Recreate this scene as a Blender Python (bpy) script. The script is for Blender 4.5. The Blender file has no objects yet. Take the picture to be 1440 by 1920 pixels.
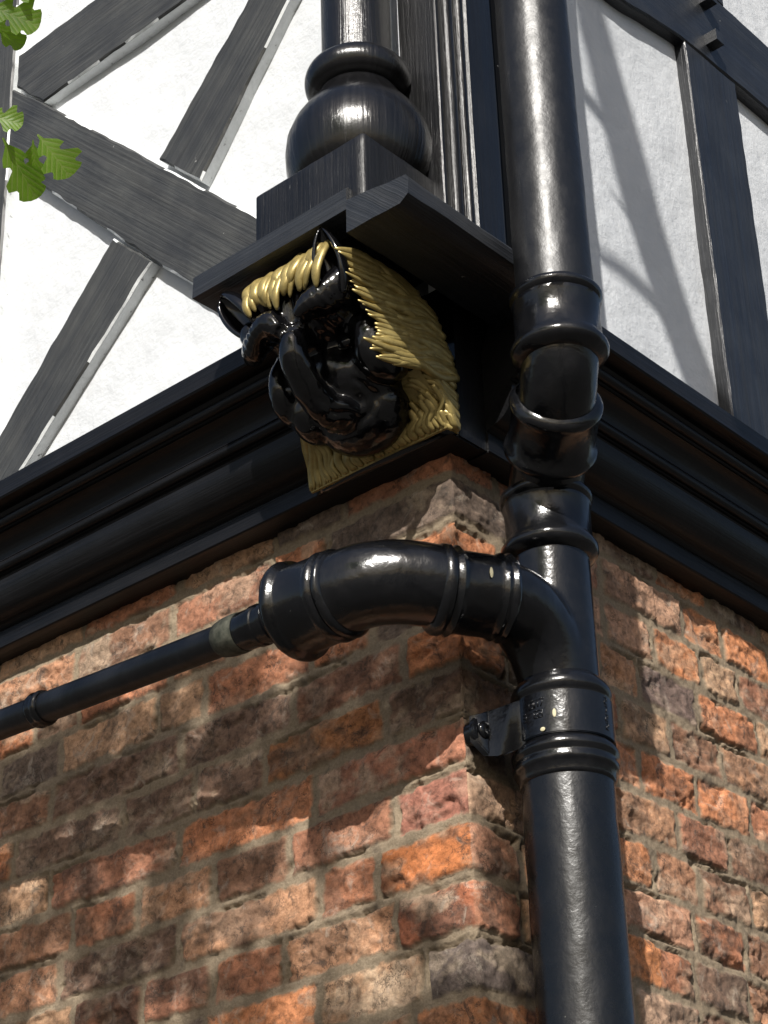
import bpy, bmesh, math, random
import numpy as np
from mathutils import Vector, Matrix, noise as mnoise

# ------------------------------------------------------------------ camera, world, sun
SC = bpy.context.scene
COL = SC.collection
YAW, PIT, ROL, FPX = 0.71326817, 0.5107141, -0.03273324, 3869.0
CAM = np.array([1.616, -2.021, 1.6])
_f = np.array([-math.sin(YAW)*math.cos(PIT), math.cos(YAW)*math.cos(PIT), math.sin(PIT)])
_r = np.array([math.cos(YAW), math.sin(YAW), 0.0]); _u = np.cross(_r, _f)
_r2 = _r*math.cos(ROL)+_u*math.sin(ROL); _u2 = -_r*math.sin(ROL)+_u*math.cos(ROL)
cd = bpy.data.cameras.new('camera'); cam = bpy.data.objects.new('camera', cd); COL.objects.link(cam)
cam.matrix_world = Matrix(((_r2[0], _u2[0], -_f[0], CAM[0]), (_r2[1], _u2[1], -_f[1], CAM[1]),
                           (_r2[2], _u2[2], -_f[2], CAM[2]), (0, 0, 0, 1)))
cd.sensor_fit = 'VERTICAL'; cd.sensor_height = 24; cd.lens = 24*FPX/1920
cd.clip_start = 0.05; cd.clip_end = 500
SC.camera = cam

SUN = Vector((0.61, -1.0, 0.85)).normalized()          # towards the sun
w = bpy.data.worlds.new('World'); SC.world = w; w.use_nodes = True
nt = w.node_tree; bg = nt.nodes['Background']
sky = nt.nodes.new('ShaderNodeTexSky'); sky.sky_type = 'NISHITA'; sky.sun_disc = False
sky.sun_elevation = math.asin(SUN.z); sky.sun_rotation = math.atan2(SUN.x, SUN.y)
sky.dust_density = 3.0
nt.links.new(sky.outputs[0], bg.inputs[0]); bg.inputs[1].default_value = 0.078
sl = bpy.data.lights.new('sun', 'SUN'); sl.energy = 4.9; sl.angle = math.radians(0.53); sl.color = (1, .965, .91)
so = bpy.data.objects.new('sun', sl); COL.objects.link(so)
so.rotation_euler = SUN.to_track_quat('Z', 'Y').to_euler(); so.location = (4, -6, 8)
SC.view_settings.view_transform = 'Standard'; SC.view_settings.look = 'None'
SC.view_settings.exposure = 0.52; SC.view_settings.gamma = 1
SC.render.engine = 'CYCLES'
SC.cycles.max_bounces = 6

rng = random.Random(7); nrg = np.random.default_rng(11)

# ------------------------------------------------------------------ helpers
def tag(o, label=None, cat=None, group=None, kind=None):
    if label: o['label'] = label
    if cat: o['category'] = cat
    if group: o['group'] = group
    if kind: o['kind'] = kind
    return o

def empty(name, loc, label, cat, group=None):
    o = bpy.data.objects.new(name, None); o.location = loc; o.empty_display_size = .1
    COL.objects.link(o); return tag(o, label, cat, group)

WLOC = {}
def wloc(o):
    v = Vector((0, 0, 0))
    while o is not None: v += o.location; o = o.parent
    return v

def link(name, me, mat, parent=None, smooth=True, origin=None):
    """me is in world coordinates; it is shifted so that the object sits at origin."""
    base = wloc(parent) if parent else Vector((0, 0, 0))
    org = Vector(origin) if origin is not None else base
    me.transform(Matrix.Translation(-org))
    o = bpy.data.objects.new(name, me); COL.objects.link(o)
    o.parent = parent; o.location = org-base
    for m in (mat if isinstance(mat, (list, tuple)) else [mat]): me.materials.append(m)
    if smooth:
        me.polygons.foreach_set('use_smooth', [True]*len(me.polygons))
    me.update(); return o

class MB:
    def __init__(s): s.v = []; s.f = []; s.mi = []; s.uv = []
    def add(s, vs, fs, mi=0, uvs=None):
        n = len(s.v); s.v += [tuple(map(float, p)) for p in vs]
        for k, f in enumerate(fs):
            s.f.append(tuple(i+n for i in f)); s.mi.append(mi if isinstance(mi, int) else mi[k])
        s.uv += (uvs if uvs is not None else [(p[0], p[2]) for p in vs])
        return s
    def mesh(s, name='m'):
        me = bpy.data.meshes.new(name); me.from_pydata(s.v, [], s.f); me.update()
        me.polygons.foreach_set('material_index', s.mi)
        uvl = me.uv_layers.new(name='UVMap')
        li = np.zeros(len(me.loops), dtype=np.int32); me.loops.foreach_get('vertex_index', li)
        uva = np.array(s.uv, dtype=np.float32)[li].reshape(-1)
        uvl.data.foreach_set('uv', uva)
        return me
    def box(s, a, b, mi=0, long=2):
        x0, y0, z0 = a; x1, y1, z1 = b
        vs = [(x0, y0, z0), (x1, y0, z0), (x1, y1, z0), (x0, y1, z0), (x0, y0, z1), (x1, y0, z1), (x1, y1, z1), (x0, y1, z1)]
        fs = [(0, 3, 2, 1), (4, 5, 6, 7), (0, 1, 5, 4), (1, 2, 6, 5), (2, 3, 7, 6), (3, 0, 4, 7)]
        for f in fs:                                     # own verts per face so that UVs follow the grain
            q = [vs[i] for i in f]
            s.add(q, [(0, 1, 2, 3)], mi, [(p[long], p[(long+1) % 3]+p[(long+2) % 3]) for p in q])
        return s

def frames(P):
    P = [np.array(p, float) for p in P]; T = []
    for i in range(len(P)):
        t = P[min(i+1, len(P)-1)]-P[max(i-1, 0)]; T.append(t/np.linalg.norm(t))
    a = np.array([0, 0, 1.0]) if abs(T[0][2]) < .8 else np.array([1.0, 0, 0])
    n = np.cross(T[0], a); n /= np.linalg.norm(n); out = []
    for t in T:
        n = n-t*(n@t); n /= np.linalg.norm(n); out.append((t, n, np.cross(t, n)))
    return P, out

def tube(mb, P, R, seg=32, mi=0, flat=1.0, caps=True, nref=None, wob=0.0):
    P, F = frames(P); vs = []; uvs = []; L = 0
    if nref is not None:
        F2 = []
        for (t, n, b) in F:
            n = np.array(nref, float); n = n-t*(n@t); n /= np.linalg.norm(n); F2.append((t, n, np.cross(t, n)))
        F = F2
    for i, p in enumerate(P):
        if i: L += np.linalg.norm(P[i]-P[i-1])
        t, n, b = F[i]; r = R[i] if hasattr(R, '__len__') else R
        for k in range(seg):
            a = 2*math.pi*k/seg
            rr = r*(1+wob*mnoise.noise(Vector((p[0]*20+math.cos(a), p[1]*20+math.sin(a), p[2]*20))))
            vs.append(p+n*(math.cos(a)*rr*flat)+b*(math.sin(a)*rr)); uvs.append((L, a*r if False else a*.05))
    fs = []
    for i in range(len(P)-1):
        for k in range(seg):
            a, b2 = i*seg+k, i*seg+(k+1) % seg
            fs.append((a, b2, b2+seg, a+seg))
    if caps:
        fs.append(tuple(reversed(range(seg)))); fs.append(tuple(range((len(P)-1)*seg, len(P)*seg)))
    mb.add(vs, fs, mi, uvs)

def lathe(mb, A, d, prof, seg=48, mi=0):
    """prof: (distance along d from A, radius)"""
    A = np.array(A, float); d = np.array(d, float); d /= np.linalg.norm(d)
    a = np.array([0, 0, 1.0]) if abs(d[2]) < .8 else np.array([1.0, 0, 0])
    n = np.cross(d, a); n /= np.linalg.norm(n); b = np.cross(d, n)
    vs = []; uvs = []
    for t, r in prof:
        for k in range(seg):
            g = 2*math.pi*k/seg
            vs.append(A+d*t+n*math.cos(g)*r+b*math.sin(g)*r); uvs.append((t, g*.06))
    fs = []
    for i in range(len(prof)-1):
        for k in range(seg):
            p, q = i*seg+k, i*seg+(k+1) % seg
            fs.append((p, q, q+seg, p+seg))
    fs.append(tuple(reversed(range(seg)))); fs.append(tuple(range((len(prof)-1)*seg, len(prof)*seg)))
    mb.add(vs, fs, mi, uvs)

def catmull(P, n=8):
    P = [np.array(p, float) for p in P]; out = []
    Q = [2*P[0]-P[1]]+P+[2*P[-1]-P[-2]]
    for i in range(1, len(Q)-2):
        for k in range(n):
            t = k/n; a, b, c, d = Q[i-1], Q[i], Q[i+1], Q[i+2]
            out.append(.5*((2*b)+(c-a)*t+(2*a-5*b+4*c-d)*t*t+(3*b-a-3*c+d)*t**3))
    out.append(P[-1]); return out

def rr(n, *v): return list(np.interp(np.linspace(0, 1, n), np.linspace(0, 1, len(v)), v))
def ellipsoid(mb, c, r, rot=None, seg=28, rings=18):
    M = rot if rot is not None else Matrix.Identity(3)
    vs = []; fs = []
    for i in range(rings+1):
        th = math.pi*i/rings
        for k in range(seg):
            ph = 2*math.pi*k/seg
            v = M @ Vector((r[0]*math.sin(th)*math.cos(ph), r[1]*math.sin(th)*math.sin(ph), r[2]*math.cos(th)))
            vs.append((c[0]+v.x, c[1]+v.y, c[2]+v.z))
    for i in range(rings):
        for k in range(seg):
            a, b = i*seg+k, i*seg+(k+1) % seg
            fs.append((a, a+seg, b+seg, b))
    mb.add(vs, fs)

def remesh(mb, voxel, smooth=6, fac=.5):
    me = mb.mesh('tmp'); bm = bmesh.new(); bm.from_mesh(me)
    bmesh.ops.remove_doubles(bm, verts=bm.verts, dist=1e-5)
    bmesh.ops.recalc_face_normals(bm, faces=bm.faces); bm.to_mesh(me); bm.free()
    o = bpy.data.objects.new('tmp', me); COL.objects.link(o)
    m = o.modifiers.new('r', 'REMESH'); m.mode = 'VOXEL'; m.voxel_size = voxel; m.use_smooth_shade = True
    if smooth:
        s = o.modifiers.new('s', 'SMOOTH'); s.iterations = smooth; s.factor = fac
    dg = bpy.context.evaluated_depsgraph_get(); dg.update()
    out = bpy.data.meshes.new_from_object(o.evaluated_get(dg))
    bpy.data.objects.remove(o); bpy.data.meshes.remove(me)
    out.materials.clear()
    return out

# ------------------------------------------------------------------ materials
def newmat(name):
    m = bpy.data.materials.new(name); m.use_nodes = True
    nt = m.node_tree; return m, nt, nt.nodes['Principled BSDF']
def N(nt, t, **k):
    n = nt.nodes.new(t)
    for a, b in k.items():
        if a in n.inputs: n.inputs[a].default_value = b
        else: setattr(n, a, b)
    return n
def noise(nt, scale, detail=4, rough=.5, vec=None, mapscale=None, coord='Object', dist=0):
    n = N(nt, 'ShaderNodeTexNoise'); n.inputs['Scale'].default_value = scale
    n.inputs['Detail'].default_value = detail; n.inputs['Roughness'].default_value = rough
    n.inputs['Distortion'].default_value = dist
    tc = N(nt, 'ShaderNodeTexCoord'); src = tc.outputs[coord]
    if mapscale:
        mp = N(nt, 'ShaderNodeMapping'); mp.inputs['Scale'].default_value = mapscale
        nt.links.new(src, mp.inputs[0]); src = mp.outputs[0]
    nt.links.new(src, n.inputs['Vector']); return n
def ramp(nt, src, stops):
    r = N(nt, 'ShaderNodeValToRGB'); e = r.color_ramp.elements
    while len(e) < len(stops): e.new(.5)
    for i, (p, c) in enumerate(stops):
        e[i].position = p; e[i].color = (*c, 1) if hasattr(c, '__len__') else (c, c, c, 1)
    nt.links.new(src, r.inputs[0]); return r
def bump(nt, src, strength, dist, prev=None):
    b = N(nt, 'ShaderNodeBump'); b.inputs['Strength'].default_value = strength; b.inputs['Distance'].default_value = dist
    nt.links.new(src, b.inputs['Height'])
    if prev: nt.links.new(prev.outputs[0], b.inputs['Normal'])
    return b
def mix(nt, fac, a, b, typ='MIX'):
    m = N(nt, 'ShaderNodeMix'); m.data_type = 'RGBA'; m.blend_type = typ
    for i, v in ((0, fac), (6, a), (7, b)):
        if hasattr(v, 'is_output'): nt.links.new(v, m.inputs[i])
        elif i == 0: m.inputs[0].default_value = v
        else: m.inputs[i].default_value = (*v, 1)
    return m.outputs[2]

def paint_metal(name='black_gloss_metal_paint', r0=.12, r1=.28, dark=1.0):
    m, nt, b = newmat(name)
    n1 = noise(nt, 9, 3, .5, mapscale=(1, 1, .45)); n2 = noise(nt, 90, 4, .6); n3 = noise(nt, 420, 2, .5)
    spk = ramp(nt, n3.outputs[0], [(.70, (.006, .0065, .008)), (.78, (.10, .10, .095))])
    big = noise(nt, 26, 5, .65)
    dust = ramp(nt, big.outputs[0], [(.5, 0), (.75, 1)])
    c = mix(nt, dust.outputs[0], tuple(dark*v for v in (.0035, .0038, .0048)), tuple(dark*v for v in (.008, .008, .009)))
    sp = ramp(nt, noise(nt, 110, 3, .7).outputs[0], [(.755, 0), (.77, 1)])
    c2 = mix(nt, sp.outputs[0], c, (.16, .16, .14))
    nt.links.new(c2, b.inputs['Base Color'])
    r = ramp(nt, noise(nt, 35, 4, .6).outputs[0], [(.3, r0), (.75, r1)]); nt.links.new(r.outputs[0], b.inputs['Roughness'])
    b1 = bump(nt, n1.outputs[0], .6, .009); b2 = bump(nt, n2.outputs[0], .3, .002, b1)
    b3 = bump(nt, noise(nt, 260, 2, .5, mapscale=(1, 1, .7)).outputs[0], .12, .0006, b2)
    nt.links.new(b3.outputs[0], b.inputs['Normal']); b.inputs['IOR'].default_value = 1.5
    return m
def wood(name, c1, c2, r0, r1, gs=1.0, bs=.5, wear=(.74, (.25, .25, .24)), spec=.5):
    m, nt, b = newmat(name); b.inputs['Specular IOR Level'].default_value = spec
    g = noise(nt, 1, 7, .62, mapscale=(5*gs, 230*gs, 1), coord='UV', dist=.15)
    g2 = noise(nt, 1, 5, .6, mapscale=(2.2, 45, 1), coord='UV', dist=.5)
    blot = noise(nt, 9, 6, .65)
    c = ramp(nt, blot.outputs[0], [(.3, c1), (.72, c2)])
    gl = ramp(nt, g.outputs[0], [(.35, .35), (.65, 1.25)])
    cc = mix(nt, .75, c.outputs[0], gl.outputs[0], 'MULTIPLY')
    ch = ramp(nt, noise(nt, 55, 3, .6, mapscale=(1, 1, 1)).outputs[0], [(wear[0], 0), (wear[0]+.03, 1)])
    cc = mix(nt, ch.outputs[0], cc, wear[1])
    nt.links.new(cc, b.inputs['Base Color'])
    r = ramp(nt, g2.outputs[0], [(.3, r0), (.7, r1)]); nt.links.new(r.outputs[0], b.inputs['Roughness'])
    b1 = bump(nt, g2.outputs[0], bs*.6, .003); b2 = bump(nt, g.outputs[0], bs, .0022, b1)
    b3 = bump(nt, noise(nt, 60, 5, .65).outputs[0], .2, .002, b2)
    nt.links.new(b3.outputs[0], b.inputs['Normal']); return m
def plaster():
    m, nt, b = newmat('white_painted_plaster')
    n = noise(nt, 7, 6, .6); c = ramp(nt, n.outputs[0], [(.3, (.48, .497, .515)), (.7, (.55, .567, .585))])
    d = ramp(nt, noise(nt, 38, 6, .7).outputs[0], [(.60, 0), (.78, .45)])
    c2 = mix(nt, d.outputs[0], c.outputs[0], (.48, .46, .43))
    nt.links.new(c2, b.inputs['Base Color']); b.inputs['Roughness'].default_value = .7
    b1 = bump(nt, noise(nt, 12, 4, .5).outputs[0], .5, .014); b2 = bump(nt, noise(nt, 60, 7, .75).outputs[0], .5, .005, b1)
    nt.links.new(b2.outputs[0], b.inputs['Normal']); return m
def whitepaint():
    m, nt, b = newmat('white_paint_on_timber_edge')
    n = noise(nt, 70, 5, .7, mapscale=(1, 1, 1)); c = ramp(nt, n.outputs[0], [(.30, (.05, .05, .05)), (.36, (.55, .57, .57)), (.7, (.66, .68, .69))])
    nt.links.new(c.outputs[0], b.inputs['Base Color']); b.inputs['Roughness'].default_value = .45
    b1 = bump(nt, n.outputs[0], .3, .003); nt.links.new(b1.outputs[0], b.inputs['Normal']); return m
def gold():
    m, nt, b = newmat('gold_paint')
    n = noise(nt, 60, 5, .6); c = ramp(nt, n.outputs[0], [(.3, (.22, .165, .055)), (.7, (.40, .31, .115))])
    nt.links.new(c.outputs[0], b.inputs['Base Color']); b.inputs['Metallic'].default_value = .45
    b.inputs['Roughness'].default_value = .38
    b1 = bump(nt, noise(nt, 220, 3, .6).outputs[0], .25, .001); nt.links.new(b1.outputs[0], b.inputs['Normal']); return m
def brick():
    m, nt, b = newmat('weathered_red_brick')
    a = N(nt, 'ShaderNodeAttribute', attribute_name='Col')
    ma = N(nt, 'ShaderNodeAttribute', attribute_name='Mortar')
    n1 = noise(nt, 85, 9, .74, dist=.25); n2 = noise(nt, 240, 7, .75); n3 = noise(nt, 22, 6, .7, dist=1.2)
    k = ramp(nt, n1.outputs[0], [(.34, .35), (.48, .95), (.66, 1.55)])
    c = mix(nt, .8, a.outputs['Color'], k.outputs[0], 'MULTIPLY')
    pit = ramp(nt, n2.outputs[0], [(.30, 1), (.38, 0)])
    c = mix(nt, pit.outputs[0], c, (.06, .048, .038))
    lime = ramp(nt, n3.outputs[0], [(.55, 0), (.70, .6)])
    c = mix(nt, lime.outputs[0], c, (.40, .34, .27))
    crk = N(nt, 'ShaderNodeTexVoronoi'); crk.feature = 'DISTANCE_TO_EDGE'; crk.inputs['Scale'].default_value = 30
    tc = N(nt, 'ShaderNodeTexCoord'); dn = noise(nt, 24, 5, .7); vm = N(nt, 'ShaderNodeVectorMath', operation='MULTIPLY_ADD'); vm.inputs[1].default_value = (.09, .09, .09)
    nt.links.new(dn.outputs['Color'], vm.inputs[0]); nt.links.new(tc.outputs['Object'], vm.inputs[2]); nt.links.new(vm.outputs[0], crk.inputs['Vector'])
    ck = ramp(nt, crk.outputs['Distance'], [(.0, 1), (.045, 0)]); ckm = ramp(nt, noise(nt, 17, 3, .5).outputs[0], [(.52, 0), (.60, .85)])
    ckf = N(nt, 'ShaderNodeMath', operation='MULTIPLY'); nt.links.new(ck.outputs[0], ckf.inputs[0]); nt.links.new(ckm.outputs[0], ckf.inputs[1])
    c = mix(nt, ckf.outputs[0], c, (.035, .028, .024))
    soot = ramp(nt, noise(nt, 31, 7, .75, dist=.8).outputs[0], [(.55, 0), (.66, .75)])
    c = mix(nt, soot.outputs[0], c, (.05, .042, .036))
    mc = ramp(nt, n2.outputs[0], [(.3, (.17, .13, .085)), (.7, (.30, .235, .16))])
    c = mix(nt, ma.outputs['Fac'], c, mix(nt, soot.outputs[0], mc.outputs[0], (.12, .095, .07)))
    hs = N(nt, 'ShaderNodeHueSaturation'); hs.inputs['Saturation'].default_value = .98; nt.links.new(c, hs.inputs['Color'])
    nt.links.new(hs.outputs[0], b.inputs['Base Color']); b.inputs['Roughness'].default_value = .9
    b.inputs['Specular IOR Level'].default_value = .25
    b0 = bump(nt, noise(nt, 26, 5, .65, dist=1.0).outputs[0], .3, .006); b1 = bump(nt, n1.outputs[0], .5, .004, b0); b2 = bump(nt, n2.outputs[0], .7, .003, b1)
    nt.links.new(b2.outputs[0], b.inputs['Normal']); return m
def simple(name, c1, c2, scale, rough, bs=.2, bd=.01):
    m, nt, b = newmat(name)
    n = noise(nt, scale, 6, .6); c = ramp(nt, n.outputs[0], [(.3, c1), (.7, c2)])
    nt.links.new(c.outputs[0], b.inputs['Base Color']); b.inputs['Roughness'].default_value = rough
    nt.links.new(bump(nt, n.outputs[0], bs, bd).outputs[0], b.inputs['Normal']); return m
def leafmat():
    m, nt, b = newmat('green_leaf')
    n = noise(nt, 60, 4, .6); c = ramp(nt, n.outputs[0], [(.3, (.08, .17, .012)), (.7, (.15, .28, .022))])
    nt.links.new(c.outputs[0], b.inputs['Base Color']); b.inputs['Roughness'].default_value = .45
    tc = N(nt, 'ShaderNodeTexCoord'); sx = N(nt, 'ShaderNodeSeparateXYZ'); nt.links.new(tc.outputs['UV'], sx.inputs[0])
    ab = N(nt, 'ShaderNodeMath', operation='ABSOLUTE'); nt.links.new(sx.outputs[0], ab.inputs[0])
    m1 = N(nt, 'ShaderNodeMath', operation='MULTIPLY_ADD'); nt.links.new(ab.outputs[0], m1.inputs[0]); m1.inputs[1].default_value = -.45; nt.links.new(sx.outputs[1], m1.inputs[2])
    pp = N(nt, 'ShaderNodeMath', operation='PINGPONG'); nt.links.new(m1.outputs[0], pp.inputs[0]); pp.inputs[1].default_value = .075
    mn = N(nt, 'ShaderNodeMath', operation='MINIMUM'); nt.links.new(pp.outputs[0], mn.inputs[0]); nt.links.new(ab.outputs[0], mn.inputs[1])
    vn = ramp(nt, mn.outputs[0], [(.006, 1), (.022, 0)])
    cv = mix(nt, vn.outputs[0], c.outputs[0], (.26, .34, .08)); nt.links.new(cv, b.inputs['Base Color'])
    nt.links.new(bump(nt, mn.outputs[0], .5, .004).outputs[0], b.inputs['Normal'])
    tr = N(nt, 'ShaderNodeBsdfTranslucent'); nt.links.new(mix(nt, vn.outputs[0], (.30, .50, .025), (.16, .26, .02)), tr.inputs[0])
    ms = N(nt, 'ShaderNodeMixShader'); ms.inputs[0].default_value = .58
    nt.links.new(b.outputs[0], ms.inputs[1]); nt.links.new(tr.outputs[0], ms.inputs[2])
    nt.links.new(ms.outputs[0], nt.nodes['Material Output'].inputs[0]); return m

M_PIPE = paint_metal()
M_SATIN = paint_metal('weathered_satin_black_pipe_paint', .34, .48, 1.2)
M_SEMI = paint_metal('black_semi_gloss_pipe_paint', .22, .36, .8)
M_WEATH = wood('weathered_black_timber', (.020, .021, .022), (.050, .051, .048), .42, .62, bs=.5)
M_TIMB = wood('black_painted_timber', (.010, .011, .014), (.024, .026, .029), .28, .5, bs=.55)
M_GLOSS = wood('glossy_black_timber', (.003, .003, .0035), (.008, .008, .009), .12, .30, bs=.5, wear=(.80, (.15, .15, .15)))
M_POST = wood('black_ridged_post_paint', (.003, .003, .0035), (.010, .010, .011), .24, .46, bs=.6, wear=(.80, (.15, .15, .15)), spec=.4)
M_GAP_SHADE = wood('dull_black_gap_shade', (.002, .002, .002), (.004, .004, .004), .6, .8, spec=.08)  # near-black stand-in for shade in the gap beside the corner post
M_CORN = wood('black_cornice_paint', (.0035, .0035, .004), (.008, .008, .009), .28, .5, bs=.35, wear=(.82, (.06, .06, .06)), spec=.25)
M_PLAST = plaster(); M_WHITE = whitepaint(); M_GOLD = gold(); M_BRICK = brick(); M_LEAF = leafmat()
M_BARK = simple('tree_bark', (.06, .045, .03), (.13, .10, .07), 14, .9, .8, .02)
M_GROUND = simple('grey_paving', (.035, .034, .032), (.06, .058, .054), 3, .9)
M_HEAD = simple('black_gloss_carving_paint', (.002, .002, .0024), (.004, .004, .0048), 45, .14, .3, .0012)
M_MOSS = simple('mossy_paint', (.010, .014, .007), (.10, .10, .075), 60, .8, .6, .003)
M_DARK = simple('dark_leaves_backdrop', (.02, .04, .01), (.05, .08, .02), 5, .8)

# ------------------------------------------------------------------ setting: ground
g = MB(); g.add([(-60, -60, 0), (60, -60, 0), (60, 60, 0), (-60, 60, 0)], [(0, 1, 2, 3)])
tag(link('ground', g.mesh(), M_GROUND, smooth=False), 'grey paving at the foot of the house', kind='structure')

# ------------------------------------------------------------------ the house
HOUSE = empty('timber_framed_house', (0, 0, 0), 'corner of a black and white timber framed house on red brick walls', 'house')

def vnoise(x, y, seed):
    xi = np.floor(x).astype(np.int64); yi = np.floor(y).astype(np.int64); fx = x-xi; fy = y-yi
    fx = fx*fx*(3-2*fx); fy = fy*fy*(3-2*fy)
    def h(a, b):
        n = (a*374761393+b*668265263+seed*974711) & 0x7fffffff
        n = ((n ^ (n >> 13))*1274126177) & 0x7fffffff
        return ((n ^ (n >> 16)) & 0xffff)/65535.0
    return (h(xi, yi)*(1-fx)+h(xi+1, yi)*fx)*(1-fy)+(h(xi, yi+1)*(1-fx)+h(xi+1, yi+1)*fx)*fy
def fbm(x, y, seed, o=4, g=.5):
    s = 0; a = 1; t = 0
    for i in range(o): s = s+a*vnoise(x*2**i+i*17.3, y*2**i+i*9.1, seed+i); t += a; a *= g
    return s/t

def brick_walls():
    BED = 2.505; CH = 0.0765; TOP = 3.165
    # s<0: left wall at x=s, s>0: right wall at y=s
    s = np.concatenate([np.arange(-3.2, -1.15, .03), np.arange(-1.15, 1.0, .0032), np.arange(1.0, 3.2, .03)])
    z = np.concatenate([np.arange(0, 2.22, .03), np.arange(2.22, TOP, .0032)])
    S, Z = np.meshgrid(s, z)
    wob = (fbm(S*3, Z*3, 5, 3)-.5)*.016
    Zw = Z+wob
    K = np.floor((Zw-BED)/CH).astype(int)
    zc = (Zw-BED)-K*CH
    known = {-2: [-.09, -.283], -1: [-.135, -.351, -.493, -.640, -.796], 0: [-.167, -.279, -.568, -.835],
             1: [-.135, -.339, -.492, -.655, -.810], 2: [-.286, -.571, -.870], 3: [-.150, -.387, -.541, -.70, -.966],
             4: [-.11, -.33, -.575, -.878], 5: [-.17, -.29, -.52, -.63, -.86], 6: [-.12, -.24, -.47, -.60, -.82],
             7: [-.254, -.37, -.60, -.83]}
    knownR = {-2: [.35, .513], -1: [.10, .21, .31, .51, .652], 0: [.11, .34, .522, .664], 1: [.21, .32, .432, .55, .69],
              2: [.10, .32, .506, .644], 3: [.22, .3, .422, .57, .721], 4: [.11, .22, .38, .512, .656],
              5: [.22, .34, .44, .60, .775], 6: [.11, .25, .36, .489, .62, .733], 7: [.22, .36, .582, .70], 8: [.11, .3, .517, .671]}
    JD = np.full(S.shape, 1.0); ID = np.zeros(S.shape)
    for k in range(int(K.min()), int(K.max())+1):
        r = random.Random(1000+k)
        js = [(-j) for j in (-1*np.array(known.get(k, []))).tolist()]
        js = list(known.get(k, [])) or [-(.11 if k % 2 else .22)]
        jr = list(knownR.get(k, [])) or [(.22 if k % 2 else .11)]
        while js[-1] > -3.3: js.append(js[-1]-(r.choice([.225, .225, .115, .15])+r.uniform(-.008, .008)))
        while jr[-1] < 3.3: jr.append(jr[-1]+(r.choice([.225, .115, .15, .15])+r.uniform(-.008, .008)))
        J = np.array(sorted(js)+jr)
        m = K == k
        sv = S[m]+(fbm(S[m]*25, Z[m]*25, 77, 2)-.5)*.008
        d = np.abs(sv[:, None]-J[None, :])
        JD[m] = d.min(1); ID[m] = np.searchsorted(J, sv)+k*137
    bd = np.minimum(zc, CH-zc)
    edge = np.minimum(JD-.0055, bd-.0055+(fbm(S*40, Z*40, 21, 3)-.5)*.004)
    edge = edge+(fbm(S*55, Z*55, 31, 4, .6)-.5)*.013+(fbm(S*16, Z*16, 35, 3)-.5)*.006
    body = np.clip(edge/.0045, 0, 1); body = body*body*(3-2*body)
    IDi = ID.astype(np.int64)
    def rnd(seed):
        n = (IDi*2654435761+seed*40503) & 0x7fffffff
        n = ((n ^ (n >> 15))*2246822519) & 0x7fffffff
        return ((n ^ (n >> 13)) & 0xffff)/65535.0
    r1, r2, r3, r4 = rnd(1), rnd(2), rnd(3), rnd(4)
    flake = fbm(S*14+r1*50, Z*22+r2*50, 41, 5, .55)
    crumble = np.clip((flake-.50)*14, 0, 1)*np.clip(r3*1.5-.3, 0, 1)
    fine = fbm(S*90, Z*90, 51, 3)-.5
    h = body*(.0042+.005*(r2-.5))-.0065*crumble*body+fine*.0032+(fbm(S*30, Z*30, 61, 5, .62)-.5)*.0065*(.6+body*.5)+(np.abs(fbm(S*17+5, Z*26+3, 65, 4, .6)-.5))*-.016*body
    h = h+(r4-.5)*.04*body*(S-np.round(S/.2)*.2)
    h = h+(fbm(S*2, Z*2, 71, 2)-.5)*.012
    h = h-.006
    crev = np.clip((fbm(S*9+31, Z*34+7, 111, 3)-.56)*9, 0, 1)*np.clip(1-np.abs(edge-.001)/.0045, 0, 1)
    body_h = body
    h = h-crev*.010
    # colours
    pal = np.array([(.50, .20, .085), (.44, .175, .08), (.36, .15, .078), (.30, .135, .078), (.38, .20, .11),
                    (.24, .125, .075), (.19, .115, .078), (.42, .25, .145), (.36, .18, .10), (.14, .10, .075)])
    idx = (r1*10).astype(int) % 10
    C = pal[idx]
    # the bright orange bricks beside the corner
    for (k, a, b_, c) in ((0, -.167, .0, (.44, .15, .05)), (0, 0, .11, (.46, .23, .14)), (-1, -.135, 0, (.34, .12, .06)), (-1, 0, .10, (.36, .16, .09)),
                          (-2, -.09, .2, (.13, .10, .085)), (3, -.387, -.15, (.36, .15, .06)), (1, -.135, 0, (.30, .125, .085)), (1, 0, .2, (.40, .25, .16)),
                          (2, -.286, 0, (.40, .17, .10)), (-3, -.2, .1, (.42, .18, .08)), (6, .489, .62, (.48, .19, .08)), (7, .36, .582, (.42, .24, .15)),
                          (5, .1, .34, (.07, .06, .056)), (3, .3, .422, (.46, .20, .10)), (3, .57, .721, (.5, .2, .09)), (0, .34, .522, (.44, .23, .14)),
                          (-2, .35, .5, (.42, .27, .18)), (-1, .31, .42, (.5, .2, .08)), (5, .44, .6, (.16, .11, .09)), (6, .25, .489, (.42, .24, .15)), (4, -.33, -.11, (.25, .12, .07))):
        m = (K == k) & (S > a) & (S < b_); C = np.where(m[..., None], np.array(c), C)
    p1 = np.clip((fbm(S*11+r3*30, Z*15+r4*30, 81, 5, .65)-.5)*9, 0, 1)*(.4+.6*r2)
    p2 = np.clip((fbm(S*14+9, Z*20+3, 91, 5, .65)-.52)*10, 0, 1)*(.1+.7*r4)
    C = C*(1-p1[..., None]*.7)+np.array((.075, .055, .042))*p1[..., None]*.7
    C = C*(1-p2[..., None]*.65)+np.array((.46, .36, .25))*p2[..., None]*.65
    C = C*(.75+.5*fbm(S*40, Z*40, 101, 3)[..., None])*(1-.85*crev[..., None])
    body = body*(1-crev*.8)
    # positions: corner normal blends across a small radius
    left = S < 0
    X = np.where(left, S, 0.0); Y = np.where(left, 0.0, S)
    a = np.clip(S/.006, -1, 1)
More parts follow.
